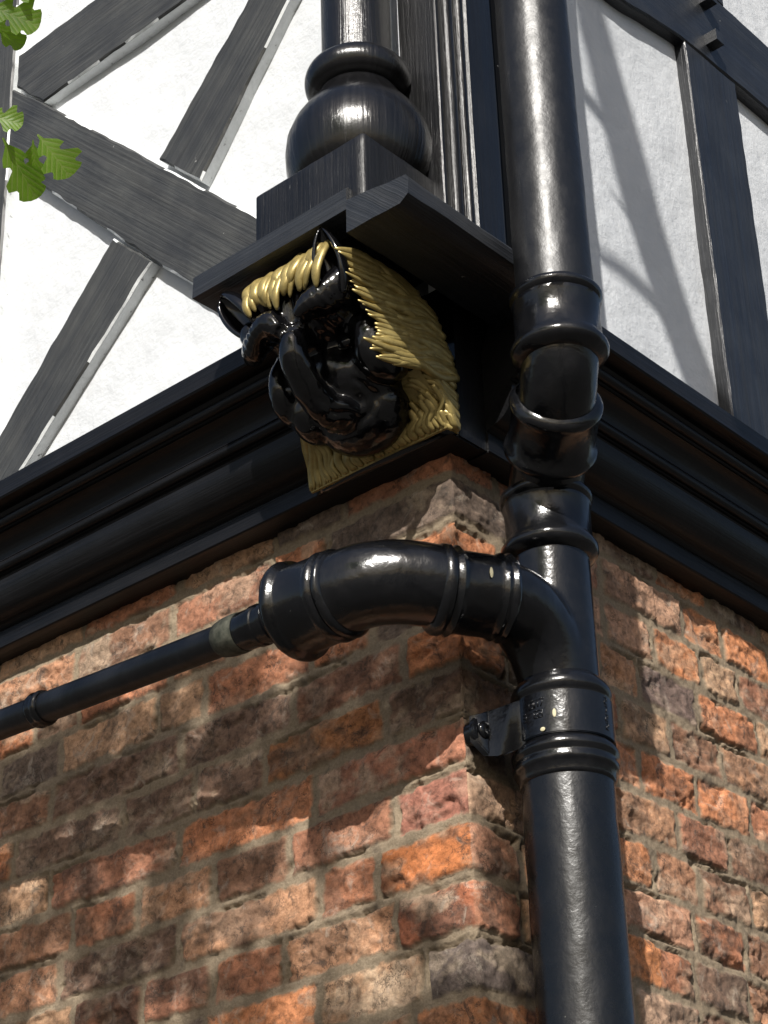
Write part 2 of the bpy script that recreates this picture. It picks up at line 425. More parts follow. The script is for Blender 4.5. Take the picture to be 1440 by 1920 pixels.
    nx = np.where(a < 0, (1+a)*.75, .75+.25*a); ny = np.where(a > 0, (1-a)*.75, .75-.25*a)
    nx = np.where(S <= -.006, 0, nx); ny = np.where(S >= .006, 0, ny)
    X = X+nx*h; Y = Y-ny*h
    rr = np.exp(-(S/.005)**2)*.003
    X = X-rr; Y = Y+rr
    nzv, nsv = S.shape
    V = np.stack([X, Y, Z], -1).reshape(-1, 3)
    i = np.arange(nzv*nsv).reshape(nzv, nsv)
    Fq = np.stack([i[:-1, :-1], i[:-1, 1:], i[1:, 1:], i[1:, :-1]], -1).reshape(-1, 4)
    me = bpy.data.meshes.new('brick_wall')
    me.vertices.add(len(V)); me.vertices.foreach_set('co', V.astype(np.float32).reshape(-1))
    me.loops.add(Fq.size); me.loops.foreach_set('vertex_index', Fq.astype(np.int32).reshape(-1))
    me.polygons.add(len(Fq)); me.polygons.foreach_set('loop_start', np.arange(0, Fq.size, 4, dtype=np.int32))
    me.update(calc_edges=True); me.validate()
    ca = me.color_attributes.new('Col', 'FLOAT_COLOR', 'POINT')
    ca.data.foreach_set('color', np.concatenate([np.clip(C, 0, 1), np.ones(C.shape[:2]+(1,))], -1).astype(np.float32).reshape(-1))
    mo = me.attributes.new('Mortar', 'FLOAT', 'POINT'); mo.data.foreach_set('value', (1-body).astype(np.float32).reshape(-1))
    link('brick_wall', me, M_BRICK, HOUSE)
brick_walls()

# cornice: profile (offset, z) swept round the corner with a mitre
def arc(cx, cz, r, a0, a1, n=8):
    return [(cx+r*math.cos(math.radians(a0+(a1-a0)*i/n)), cz+r*math.sin(math.radians(a0+(a1-a0)*i/n))) for i in range(n+1)]
PROF = [(-.03, 3.1495), (.032, 3.1495), (.034, 3.150), (.036, 3.152), (.036, 3.182), (.033, 3.186), (.040, 3.190)]
PROF += [(.046+.040*math.sin(t*math.pi/2), 3.192+.052*(1-math.cos(t*math.pi/2))) for t in np.linspace(0, 1, 9)]
PROF += [(.088, 3.246), (.083, 3.250), (.083, 3.256)] + arc(.092, 3.264, .009, 225, 400, 8) + [(.090, 3.272), (.098, 3.272)]
PROF += [(.098+.030*(1-math.cos(t*math.pi/2)), 3.273+.028*math.sin(t*math.pi/2)) for t in np.linspace(0, 1, 7)]
PROF += [(.124, 3.303), (.124, 3.308)] + arc(.134, 3.316, .009, 220, 400, 8) + [(.132, 3.325), (.138, 3.334), (.160, 3.334), (.168, 3.334), (.1705, 3.337), (.1705, 3.369), (.168, 3.372), (.05, 3.372)]
def cornice(name, left):
    mb = MB(); ends = np.concatenate([[0], np.linspace(.25, 3.2, 9)]); vs = []; uv = []
    for e in ends:
        L = 0
        for j, (o, z) in enumerate(PROF):
            if j: L += math.dist(PROF[j], PROF[j-1])
            if left: p = (.030 if e == 0 else -e, -o, z)
            else: p = (o, .045 if e == 0 else e, z)
            vs.append(p); uv.append((e, L))
    n = len(PROF); fs = []
    for i in range(len(ends)-1):
        for j in range(n-1):
            a = i*n+j; q = (a, a+1, a+1+n, a+n)
            fs.append(q if not left else q[::-1])
    fs.append(tuple(range(n)) if left else tuple(reversed(range(n))))
    mb.add(vs, fs, 0, uv)
    o = link(name, mb.mesh(), M_CORN, HOUSE); me = o.data
    me.set_sharp_from_angle(angle=math.radians(35)); return o
tag(cornice('cornice', True), 'black moulded cornice along the wall with the thin waste pipe')
tag(cornice('cornice', False), 'black moulded cornice along the sunlit right wall')

# plaster walls behind the timbers
PO = .076; TO = .10
def plaster_wall(left):
    mb = MB(); n = 60; m = 40; vs = []; fs = []
    L = 3.2
    for j in range(m+1):
        for i in range(n+1):
            a = -PO+.0+(L+PO)*i/n if True else 0
            z = 3.373+(5.4-3.373)*j/m
            d = (mnoise.noise(Vector((a*4, z*4, 3 if left else 9)))*.004)
            if i == 0: d = 0
            vs.append((-a, -PO-d, z) if left else (PO+d, a, z))
    for j in range(m):
        for i in range(n):
            q = (j*(n+1)+i, j*(n+1)+i+1, (j+1)*(n+1)+i+1, (j+1)*(n+1)+i)
            fs.append(q if not left else q[::-1])
    mb.add(vs, fs); return link('plaster_wall', mb.mesh(), M_PLAST, HOUSE)
tag(plaster_wall(True), 'white plaster panels crossed by diagonal braces'); tag(plaster_wall(False), 'white plaster panel carrying the slanting branch shadow')

# timbers: polygon in the wall plane (a, z); a = x on the left wall, y on the right wall
def timber(name, poly, grain, left=True, off=TO, back=PO-.01, side=1, mat=None, jit=.0011, label=None, bev=.0035):
    if off < .12:                                       # outlines were measured on the plane 0.14 out; carry them to this plane
        ax = 0 if left else 1; q = ((-TO-CAM[1])/(-.14-CAM[1])) if left else ((TO-CAM[0])/(.14-CAM[0]))
        poly = [(CAM[ax]+(a-CAM[ax])*q, 1.6+(z-1.6)*q) for a, z in poly]
        poly = [(a, max(z, 3.36)) for a, z in poly]
    P = [np.array(p, float) for p in poly]; g = np.array(grain, float); g /= np.linalg.norm(g)
    out = []
    for i in range(len(P)):
        a, b = P[i], P[(i+1) % len(P)]; L = np.linalg.norm(b-a); k = max(1, int(L/.018))
        nn = np.array([-(b-a)[1], (b-a)[0]])/max(L, 1e-6)
        for q in range(k):
            t = q/k; p = a+(b-a)*t
            if q: p = p+nn*(mnoise.noise(Vector((p[0]*18, p[1]*18, 4.2)))*jit*2.2+rng.uniform(-1, 1)*jit*.35)
            out.append(p)
    area = sum(out[i][0]*out[(i+1) % len(out)][1]-out[(i+1) % len(out)][0]*out[i][1] for i in range(len(out)))
    if area < 0: out = out[::-1]
    n = len(out); c = sum(out)/n
    def W(p, o): return (p[0], -o, p[1]) if left else (o, p[0], p[1])
    def U(p): return (p@g, p@np.array([-g[1], g[0]])+3.1*c[0])
    inner = []
    for i in range(n):
        e = out[(i+1) % n]-out[i-1]; nn = np.array([-e[1], e[0]]); nn /= max(np.linalg.norm(nn), 1e-6); inner.append(out[i]+nn*bev*(1+(.9 if side else 0)*mnoise.noise(Vector((out[i][0]*31, out[i][1]*31, 2)))))
    vs = [W(p, off) for p in inner]+[W(p, off-bev) for p in out]+[W(p, off-bev-.0005) for p in out]+[W(p, back) for p in out]
    uv = [U(p) for p in inner]+[U(p) for p in out]+[U(p) for p in out]+[(U(p)[0], U(p)[1]+.04) for p in out]
    fs = [tuple(range(n))]; mi = [0]
    for i in range(n):
        j = (i+1) % n
        fs.append((n+i, n+j, j, i)); mi.append(side if mnoise.noise(Vector((out[i][0]*7, out[i][1]*7, 9))) > .02 else 0)
        fs.append((3*n+i, 3*n+j, 2*n+j, 2*n+i)); mi.append(side)
    mb = MB(); mb.add(vs, fs, mi, uv); me = mb.mesh()
    bm = bmesh.new(); bm.from_mesh(me); bmesh.ops.triangulate(bm, faces=[f for f in bm.faces if len(f.verts) > 4])
    bm.to_mesh(me); bm.free()
    o = link(name, me, [mat or M_WEATH, M_WHITE if side else (mat or M_WEATH)], HOUSE, smooth=False)
    if label: o['label'] = label
    return o
# left wall
main_dir = (.57, -.55)
timber('timber_brace', [(-1.75, 5.05), (-.838, 4.214), (-.269, 3.644), (-.16, 3.535), (-.16, 3.372), (-.215, 3.380), (-.509, 3.677), (-.927, 4.114), (-1.75, 4.9)], main_dir,
       label='broad diagonal brace running down to the carved corbel')
def add_left():
    # brace rising from the joint towards the upper right: its lower edge and its upper edge
    timber('timber_brace', [(-.834, 4.2125), (-.443, 4.2165), (-.12, 4.222), (-.12, 4.395), (-.697, 4.382), (-.921, 4.379), (-.921, 4.300)], (1, .01),
           label='grey weathered rail at the top left, lit by the sun')
    timber('timber_strut', [(-.501, 3.8865), (-.285, 4.113), (-.19, 4.2105), (-.045, 4.212), (-.187, 4.050), (-.395, 3.7815)], (.5, .52),
           label='short strut rising between the two plaster triangles')
    timber('timber_strut', [(-.612, 3.7765), (-.892, 3.496), (-1.03, 3.36), (-.866, 3.36), (-.828, 3.397), (-.511, 3.6745)], (.5, .5),
           label='short strut falling from the broad brace to the cornice')
    timber('timber_post', [(-.926, 3.36), (-.926, 4.11), (-.932, 4.377), (-.940, 5.3), (-1.12, 5.3), (-1.10, 3.36)], (0, 1), off=TO+.003,
           label='upright post at the left edge')
add_left()
# right wall
timber('timber_post', [(.582, 3.36), (.584, 4.232), (.757, 4.236), (.756, 3.36)], (0, 1), left=False, side=0, mat=M_TIMB, back=PO-.02,
       label='black upright post on the right wall')
timber('timber_post', [(.584, 4.432), (.584, 5.3), (.757, 5.3), (.757, 4.432)], (0, 1), left=False, side=0, mat=M_TIMB)
rail = timber('timber_rail', [(-.06, 4.155), (.379, 4.192), (.570, 4.230), (.80, 4.240), (3.1, 4.245), (3.1, 4.432), (.5, 4.430), (-.06, 4.42)], (1, 0), left=False, side=0, mat=M_TIMB, off=TO+.002,
       label='horizontal rail with two pegs crossing the upper right corner')
timber('timber_post', [(-.03, 3.30), (-.03, 4.15), (.075, 4.16), (.07, 3.30)], (0, 1), left=False, side=0, mat=M_GAP_SHADE, off=TO-.008, label='narrow black strip added for the shadowed gap behind the downpipe')  # added strip; the shadow of the gap is put into its black
for (y, z) in ((.745, 4.354), (.740, 4.457)):
    mb = MB(); mb.box((TO-.01, y-.013, z-.013), (TO+.028, y+.013, z+.013), 0, 0)
    link('peg', mb.mesh(), M_TIMB, rail, smooth=False)
# a diamond paint chip is left to the wood's own wear

# corner post with reeded right face
def corner_post():
    x0, x1, y0, y1 = .035, .109, -.120, .034
    prof = [(x0, y0), (x1-.002, y0), (x1, y0+.002), (x1, y0+.007)]
    prof += [(x1-.012, y0+.012), (x1-.012, y0+.030)]
    prof += [(x1-.006+.006*math.sin(t), y0+.040-.010*math.cos(t)) for t in np.linspace(0, math.pi, 7)]
    prof += [(x1-.010, y0+.054), (x1-.010, y0+.060)]
    prof += [(x1-.004+.004*math.sin(t), y0+.068-.007*math.cos(t)) for t in np.linspace(0, math.pi, 7)]
    prof += [(x1-.006, y0+.078), (x1, y0+.082), (x1, y1-.012), (x1-.004, y1-.004), (x1-.012, y1), (PO-.02, y1)]
    zs = np.linspace(3.40, 5.4, 40); vs = []; uv = []; n = len(prof); L = [0]
    for i in range(1, n): L.append(L[-1]+math.dist(prof[i], prof[i-1]))
    for z in zs:
        for i, (x, y) in enumerate(prof):
            d = mnoise.noise(Vector((x*30, y*30, z*2)))*.0012; vs.append((x+d, y+d, z)); uv.append((z, L[i]))
    fs = [(j*n+i, j*n+i+1, (j+1)*n+i+1, (j+1)*n+i) for j in range(len(zs)-1) for i in range(n-1)]
    mb = MB(); mb.add(vs, fs, 0, uv); o = link('corner_post', mb.mesh(), M_POST, HOUSE); o.data.set_sharp_from_angle(angle=math.radians(40))
    o['label'] = 'glossy black corner post with vertical reeding'
corner_post()

# corbel shelf: two boards under the column
SHELF = empty('corbel_shelf', (-.04, -.15, 3.357), 'thick black boards jutting out between the carved head and the column', 'shelf')
def board(poly, axis, a0, a1, k=14, label=None):
    """poly in the plane normal to axis; extruded along it"""
    vs = []; uv = []; n0 = len(poly); pts = []
    for i in range(n0):
        a = np.array(poly[i], float); b = np.array(poly[(i+1) % n0], float); m = max(1, int(np.linalg.norm(b-a)/.012))
        for q in range(m):
            p = a+(b-a)*q/m; pts.append(p)
    n = len(pts); mb = MB()
    for j in range(k+1):
        t = a0+(a1-a0)*j/k
        for p in pts:
            jx = mnoise.noise(Vector((p[0]*25, p[1]*25, t*18)))*.0016; q = (p[0]+jx, p[1]+jx*.8)
            e = (mnoise.noise(Vector((p[0]*70, p[1]*70, 1)))*.0015 if j in (0, k) else 0)
            vs.append((t+e, q[0], q[1]) if axis == 0 else (q[0], t+e, q[1])); uv.append((t, p[0]+p[1]))
    fs = []
    for j in range(k):
        for i in range(n):
            a = j*n+i; b = j*n+(i+1) % n; fs.append((a, b, b+n, a+n))
    fs.append(tuple(range(n))[::-1]); fs.append(tuple(range(k*n, (k+1)*n)))
    mb.add(vs, fs, 0, uv); me = mb.mesh()
    bm = bmesh.new(); bm.from_mesh(me); bmesh.ops.recalc_face_normals(bm, faces=bm.faces)
    bmesh.ops.triangulate(bm, faces=[f for f in bm.faces if len(f.verts) > 4]); bm.to_mesh(me); bm.free()
    o = link('board', me, M_TIMB, SHELF); o.data.set_sharp_from_angle(angle=math.radians(40))
    if label: o['label'] = label
    return o
board([(-.283, 3.399), (-.283, 3.436), (-.279, 3.440), (.11, 3.440), (.11, 3.399)], 0, -.253, .0605, label='thinner left board')
board([(.061, 3.357), (.160, 3.355), (.176, 3.366), (.177, 3.389), (.172, 3.398), (.061, 3.414)], 1, -.284, .11, label='thicker right board with a chamfered lower edge')

mb = MB(); mb.box((-3.1, -.018, 3.15), (-.01, 3.1, 3.40)); mb.box((-.012, -.018, 3.152), (.0325, 3.1, 3.3995)); mb.box((-3.1, .03, 0.01), (-.03, 3.1, 3.15)); mb.box((-3.0, -.03, 3.42), (.02, 3.0, 5.38))
o = link('light_block_core', mb.mesh(), M_CORN, HOUSE, smooth=False)  # added boxes: they block light leaks and fill the open corner black
# ------------------------------------------------------------------ turned column on its block
CX, CY = -.012, -.168
COLM = empty('turned_column', (CX, CY, 3.44), 'turned black wooden column on a square block above the carved head', 'column')
mb = MB()
k = 12
def blockmesh():
    mb = MB(); x0, x1, y0, y1, z0, z1 = -.130, .089, -.275, -.08, 3.405, 3.527; b = .003
    ring = [(x0+b, y0), (x1-b, y0), (x1, y0+b), (x1, y1), (x0, y1), (x0, y0+b)]
    vs = []; uv = []; L = [0]
    for i in range(1, 7): L.append(L[-1]+math.dist(ring[i % 6], ring[i-1]))
    pts = []
    for i in range(6):
        a, c = ring[i], ring[(i+1) % 6]; m = max(1, int(math.dist(a, c)/.012))
        for q in range(m): pts.append((a[0]+(c[0]-a[0])*q/m, a[1]+(c[1]-a[1])*q/m, L[i]+math.dist(a, c)*q/m))
    n = len(pts); zs = np.linspace(z0, z1-b, 10).tolist()+[z1]
    for j, z in enumerate(zs):
        for (x, y, l) in pts:
            d = mnoise.noise(Vector((x*40, y*40, z*4)))*.0014; s = .988 if j == len(zs)-1 else 1
            vs.append((CX+(x-CX)*s+d, CY-.006+(y-CY+.006)*s+d, z)); uv.append((z, l))
    fs = [(j*n+i, j*n+(i+1) % n, (j+1)*n+(i+1) % n, (j+1)*n+i) for j in range(len(zs)-1) for i in range(n)]
    fs += [tuple(range((len(zs)-1)*n, len(zs)*n)), tuple(reversed(range(n)))]
    mb.add(vs, fs, 0, uv); return mb.mesh()
o = link('block', blockmesh(), M_POST, COLM); o.data.set_sharp_from_angle(angle=math.radians(40))
mb = MB()
pf = [(3.527, .088), (3.533, .096), (3.55, .106), (3.575, .112), (3.60, .1135), (3.625, .111), (3.65, .102), (3.67, .090), (3.685, .079), (3.698, .070), (3.71, .065), (3.722, .0625), (3.735, .062)]
pf = [(z, r) for z, r in pf]
lathe(mb, (CX, CY, 0), (0, 0, 1), pf, 72)
o = link('bulb_moulding', mb.mesh(), M_GLOSS, COLM); o['label'] = 'swollen vase shaped foot of the column'
mb = MB(); lathe(mb, (CX, CY, 0), (0, 0, 1), [(3.712, .058), (3.716, .070)]+[(3.742-.025*math.cos(t), .066+.017*math.sin(t)) for t in np.linspace(.3, 2.7, 11)]+[(3.770, .064), (3.776, .055)], 72)
o = link('ring_moulding', mb.mesh(), M_GLOSS, COLM)
mb = MB(); tube(mb, [(CX, CY, z) for z in np.linspace(3.77, 5.3, 24)], .0555, 64, wob=.006)
o = link('shaft', mb.mesh(), M_GLOSS, COLM)
for o in COLM.children: o.data.set_sharp_from_angle(angle=math.radians(50))

# ------------------------------------------------------------------ horse head corbel
HX = -.082
HORSE = empty('horse_head_corbel', (-.10, -.03, 3.155), 'carved black horse head with gold mane bracketed under the corner shelf', 'carving')
def head():
    mb = MB()
    def E(x, y, z, a, b, c, rx=0, ry=0):
        ellipsoid(mb, (HX+x, y, z), (a, b, c), Matrix.Rotation(math.radians(rx), 3, 'X') @ Matrix.Rotation(math.radians(ry), 3, 'Y'))
    E(0, -.195, 3.318, .088, .072, .055)
    E(-.002, -.115, 3.248, .092, .085, .070)
    tube(mb, catmull([(HX+.028, -.260, 3.276), (HX+.044, -.262, 3.286), (HX+.066, -.250, 3.302), (HX+.092, -.232, 3.330), (HX+.098, -.210, 3.352)], 6), rr(25, .013, .020, .025, .024, .017), 24)   # near brow
    tube(mb, catmull([(HX-.004, -.264, 3.270), (HX-.026, -.264, 3.290), (HX-.050, -.256, 3.290), (HX-.082, -.240, 3.286), (HX-.104, -.222, 3.288)], 6), rr(25, .013, .022, .022, .020, .015), 24)   # far brow
    for s in (-1, 1):
        E(s*.082, -.222, 3.322, .028, .028, .026, 0, s*-30)      # temple
        E(s*.085, -.235, 3.312, .022, .026, .024)                # ear root
    E(.080, -.150, 3.262, .040, .054, .062, 15, -12)             # near cheek
    E(-.080, -.150, 3.255, .034, .058, .060, 15, 12)
    E(-.066, -.125, 3.215, .036, .050, .045, 10)
    E(-.002, -.092, 3.206, .078, .062, .062)                     # great smooth bulge of the jaw
    tube(mb, catmull([(HX+.008, -.215, 3.285), (HX+.009, -.247, 3.262), (HX+.006, -.250, 3.230), (HX+.002, -.222, 3.200), (HX-.002, -.190, 3.183), (HX-.002, -.160, 3.172)], 6), rr(31, .020, .020, .022, .024, .025, .023), 28)
    E(0, -.150, 3.178, .034, .040, .024)
    me = remesh(mb, .0030, 10, .5)
    n = len(me.vertices); co = np.zeros(n*3); me.vertices.foreach_get('co', co); co = co.reshape(-1, 3)
    no = np.zeros(n*3); me.vertices.foreach_get('normal', no); no = no.reshape(-1, 3)
    def dent(c, r, d):
        q = ((co-np.array(c))/np.array(r)); a = np.exp(-(q**2).sum(1)); return -no*(a*d)[:, None]
    dl = np.zeros_like(co)
    for s in (-1, 1):
        dl += dent((HX+s*.050+.004, -.235, 3.252), (.020, .05, .020), .022)  # eye socket
        dl += dent((HX+s*.014, -.190, 3.174), (.0055, .02, .007), .006)   # nostril
        w_ = np.exp(-(((co[:, 0]-HX-s*.058)/.05)**2+((co[:, 2]-3.290)/.025)**2+((co[:, 1]+.25)/.05)**2))
        dl += no*(w_*np.sin(co[:, 0]*520+co[:, 2]*200)*.0006)[:, None]   # creased brow
    for (rx, rz, dp) in ((.056, .036, .0040),):          # incised lines of the mouth
        q = np.hypot((co[:, 0]-HX+.002)/rx, (co[:, 2]-3.196)/rz); m_ = np.exp(-((q-1)*rx/.0045)**2)*(co[:, 1] < -.06)*(co[:, 1] > -.185)*np.clip((3.215-co[:, 2])/.01, 0, 1)*np.clip((co[:, 0]-HX+.045)/.02, 0, 1)
        dl -= no*(m_*dp)[:, None]
    dl += dent((HX+.014, -.26, 3.268), (.016, .05, .006), .007)
    dl += dent((HX+.01, -.28, 3.305), (.010, .05, .025), .012)
    co = co+dl
    cut = np.array([mnoise.noise(Vector(c*30))*.0010+abs(mnoise.noise(Vector(c*70)))*.0009+mnoise.noise(Vector(c*170))*.0002 for c in co])
    co = co+no*cut[:, None]
    me.vertices.foreach_set('co', co.reshape(-1)); me.update()
    link('head', me, M_HEAD, HORSE)
    for s in (-1, 1):
        mb = MB(); ellipsoid(mb, (HX+s*.050+.004, -.193, 3.256), (.013, .009, .008)); link('eye', mb.mesh(), M_HEAD, HORSE)
head()
def ear(base, tip, width, open_dir, blunt=1.0):
    base, tip = np.array(base, float), np.array(tip, float); ax = tip-base; L = np.linalg.norm(ax); ax /= L
    od = np.array(open_dir, float); od -= ax*(od@ax); od /= np.linalg.norm(od); sd = np.cross(ax, od)
    nu, nv = 26, 20; outer = []; inner = []
    for i in range(nu+1):
        u = i/nu; wd = width*max(.02, math.sin(math.pi*min(1, (u*.90+.10)))**(.72*blunt))
        for j in range(nv+1):
            a = math.radians(-128+256*j/nv)
            p = base+ax*(L*u)-od*(math.cos(a)*wd*.85+.05*wd)+sd*(math.sin(a)*wd)
            c = base+ax*(L*(u*.94+.03))
            outer.append(p); inner.append(c+(p-base-ax*(L*u))*.72)
    w1 = nv+1; fs = []; o = len(outer)
    for i in range(nu):
        for j in range(nv):
            a = i*w1+j; fs.append((a, a+1, a+1+w1, a+w1)); fs.append((o+a, o+a+w1, o+a+1+w1, o+a+1))
        for j in (0, nv):
            a = i*w1+j; q = (a, a+w1, o+a+w1, o+a); fs.append(q if j == 0 else q[::-1])
    for i in (0, nu):
        for j in range(nv):
            a = i*w1+j; fs.append((a, o+a, o+a+1, a+1))
    mb = MB(); mb.add(outer+inner, fs); me = mb.mesh()
    bm = bmesh.new(); bm.from_mesh(me); bmesh.ops.remove_doubles(bm, verts=bm.verts, dist=2e-5); bmesh.ops.recalc_face_normals(bm, faces=bm.faces); bm.to_mesh(me); bm.free()
    link('ear', me, M_HEAD, HORSE)
ear((.012, -.250, 3.288), (.006, -.279, 3.398), .0265, (.25, -1, -.55))
ear((-.150, -.252, 3.306), (-.212, -.266, 3.388), .0290, (.10, -1, -1.2), .6)
ZD = [3.15, 3.165, 3.185, 3.21, 3.24, 3.27, 3.30, 3.33, 3.40]; DD = [.048, .054, .062, .088, .130, .165, .195, .222, .240]
def dep(z): return float(np.interp(z, ZD, DD))
def cor(z): return float(np.interp(z, [3.15, 3.20, 3.25, 3.30, 3.33, 3.357, 3.37], [.036, .036, .043, .068, .088, .130, .15]))-.006
def xleft(z): return float(np.interp(z, [3.15, 3.17, 3.2, 3.24, 3.3, 3.4], [-.234, -.234, -.224, -.188, -.168, -.165]))
def bracket_core():
    lv = [3.150, 3.165, 3.185, 3.21, 3.24, 3.27, 3.30, 3.33, 3.3565, 3.3985]
    mb = MB(); vs = []
    for z in lv:
        d = dep(z); xl = xleft(z); xr = .033
        ring = [(xl, -.02), (xl, -d*.55)]
        for t in np.linspace(0, 1, 12): ring.append((xl+(xr-xl)*t, -(d-.012*(1-math.sin(math.pi*t))**2)))
        ring += [(xr, -d*.55), (xr, -.02)]
        vs += [(x, y, z) for x, y in ring]
    m = len(ring); fs = [(j*m+i, j*m+(i+1) % m, (j+1)*m+(i+1) % m, (j+1)*m+i) for j in range(len(lv)-1) for i in range(m)]
    fs += [tuple(reversed(range(m))), tuple(range((len(lv)-1)*m, len(lv)*m))]
    mb.add(vs, fs); link('neck_block', mb.mesh(), M_HEAD, HORSE)
bracket_core()
def strand(mb, P, r, nref, flat=.5, seg=10):
    Q = catmull(P, 6); n = len(Q); R = [r*(.75+.35*math.sin(math.pi*min(1, i/(n-1)*.8+.2)))*(1 if i < n-4 else (.95, .86, .68, .34)[i-(n-4)]) for i in range(n)]
    tube(mb, Q, R, seg, 0, flat, True, nref)
def mane():
    mb = MB(); r = random.Random(3)
    # side of the neck, facing the camera: locks running forward from the cornice to ragged tips
    tips = [(3.350, .276), (3.338, .262), (3.327, .246), (3.316, .250), (3.305, .246), (3.294, .226), (3.283, .222), (3.271, .206), (3.259, .204), (3.247, .192), (3.236, .206), (3.224, .214), (3.213, .205)]
    for layer in range(2):
        for i, (zt, yt) in enumerate(tips):
            for q in range(3):
                z1 = zt+q*-.0037+r.uniform(-.002, .002); y1 = yt-q*.006-layer*.034+r.uniform(-.009, .009)
                z0 = z1+(.010 if zt > 3.26 else (.024 if zt > 3.22 else .034))+r.uniform(-.004, .004)
                z0 = min(z0, 3.352); y0 = cor(z0)-.008; xx = .036+layer*.003+r.uniform(-.0015, .002)
                wv = r.choice((-1, 1))*r.uniform(.004, .010)
                strand(mb, [(xx, -y0, z0), (xx+.004, -(y0*.65+y1*.35), z0*.65+z1*.35+wv), (xx+.005, -(y0*.3+y1*.7), z0*.3+z1*.7-wv*.7), (xx-.005, -y1, z1)], .0056+r.uniform(-.0014, .0018), (1, 0, 0), .75)
    # locks below, curling round on to the front face and down to the corner tip
    for layer in range(2):
        for i in range(12):
            t = i/11; zs = 3.232-.060*t+r.uniform(-.005, .005); xs = -.004+.018*t+layer*.012+r.uniform(-.008, .008)
            ze = 3.212-.056*t+r.uniform(-.002, .002); xe = .036
            d0 = dep(zs)*.94+.004; d2 = dep(ze)
            strand(mb, [(xs, -d0, zs), (xs*.6+xe*.4, -(d0*.5+d2*.5+.006), zs*.55+ze*.45+.006), (xe-.003, -(d2*.72+.010), ze*.75+zs*.25-.004), (xe+.002, -(cor(ze)+.010), ze-.004)][::-1], .0054+r.uniform(-.0014, .0018), (.5, -1, 0), .75)
    for layer in range(2):                                # low side of the neck, sweeping back down to the corner tip
        for i in range(11):
            z1 = 3.250-.085*i/10+r.uniform(-.003, .003)+layer*.004; y1 = dep(z1)*.97+.004; z0 = max(3.156, z1-.020-.010*r.random()); y0 = cor(z0)-.002; xx = .0365+layer*.002+r.uniform(-.001, .0015)
            strand(mb, [(xx, -y0, z0), (xx+.003, -(y0*.6+y1*.4), z0*.6+z1*.4-.004), (xx+.003, -(y0*.25+y1*.75), z0*.25+z1*.75+.004), (xx-.006, -y1, z1+.002)], .0056+r.uniform(-.0012, .0018), (1, 0, 0), .75)
    # front face below the jaw: a fan of locks
    for i in range(40):
        t = i/39; xb = -.230+.258*t+r.uniform(-.003, .003)
        up = .030+.070*max(0, (.42-t))*2.2+.03*max(0, t-.75)*3
        up *= r.uniform(.7, 1.15); zt = 3.157+up; xt = xb+(-.012 if t < .4 else .004)+r.uniform(-.007, .007); xt = max(xt, xleft(zt)+.001)
        strand(mb, [(xt, -dep(zt)-.003, zt), (xt*.6+xb*.4+.006, -dep(zt*.6+3.157*.4)-.004, zt*.6+3.157*.4), (xt*.25+xb*.75-.004, -dep(3.17)-.004, 3.157+up*.28), (xb, -.051, 3.153)], .0054+r.uniform(-.0018, .0022), (0, 1, 0), .8)
    for i in range(14):
        z0 = 3.16+.10*i/13; d = dep(z0); xl = xleft(z0)
        strand(mb, [(xl, -.03, z0), (xl-.003, -d*.5, z0+.004), (xl, -d*.9, z0+.008)], .007, (1, 0, 0), .5)
    o = link('mane', mb.mesh(), M_GOLD, HORSE); o['label'] = 'gold mane carved in combed locks'
    # solid gold ground under the locks, wrapping the side and the low front
    mb = MB(); lv = [3.151, 3.165, 3.185, 3.21, 3.24, 3.27, 3.30, 3.33, 3.353]
    vs = []; 
    for z in lv:
        d = dep(z)
        vs += [(.0355, -(cor(z)-.006), z), (.0355, -d*.80, z)]
    n = len(vs); fs = [(2*i, 2*i+1, 2*i+3, 2*i+2) for i in range(len(lv)-1)]
    vs += [(x-.004, y, z) for x, y, z in vs]
    fs += [(n+2*i, n+2*i+2, n+2*i+3, n+2*i+1) for i in range(len(lv)-1)]+[(2*i+1, n+2*i+1, n+2*i+3, 2*i+3) for i in range(len(lv)-1)]+[(0, n, n+1, 1)]
    mb.add(vs, fs); vs = []; lv = [3.151, 3.165, 3.185, 3.205, 3.225]
    for z in lv: vs += [(xleft(z), -dep(z)-.0008, z), (.0353, -dep(z)-.0008, z)]
    n = len(vs); vs += [(x, y+.004, z) for x, y, z in vs]
    mb.add(vs, [(2*i, 2*i+1, 2*i+3, 2*i+2) for i in range(4)]+[(n+2*i, n+2*i+2, n+2*i+3, n+2*i+1) for i in range(4)]+[(0, n, n+1, 1)])
    link('mane_ground', mb.mesh(), M_GOLD, HORSE, smooth=False)
    # forelock between the ears
    mb = MB()
    for layer in range(2):
        for i in range(14):
            t = i/13; x = -.150+.150*t+r.uniform(-.004, .004)
            z0 = 3.388-.004*abs(t-.6)-layer*.010+r.uniform(-.008, .004); L = .058+r.uniform(-.020, .012)+layer*.010
            sw = .030*(.5-t)+r.uniform(-.009, .009); y0 = -.258-layer*.004
            strand(mb, [(x+.004, y0, z0), (x+.002, y0-.013, z0-L*.35), (x+sw*.4, y0-.018, z0-L*.7), (x+sw, y0-.012, z0-L)], .0068+r.uniform(-.0015, .002), (0, 1, 0), .6)
    o = link('forelock', mb.mesh(), M_GOLD, HORSE); o['label'] = 'gold forelock between the ears'
mane()

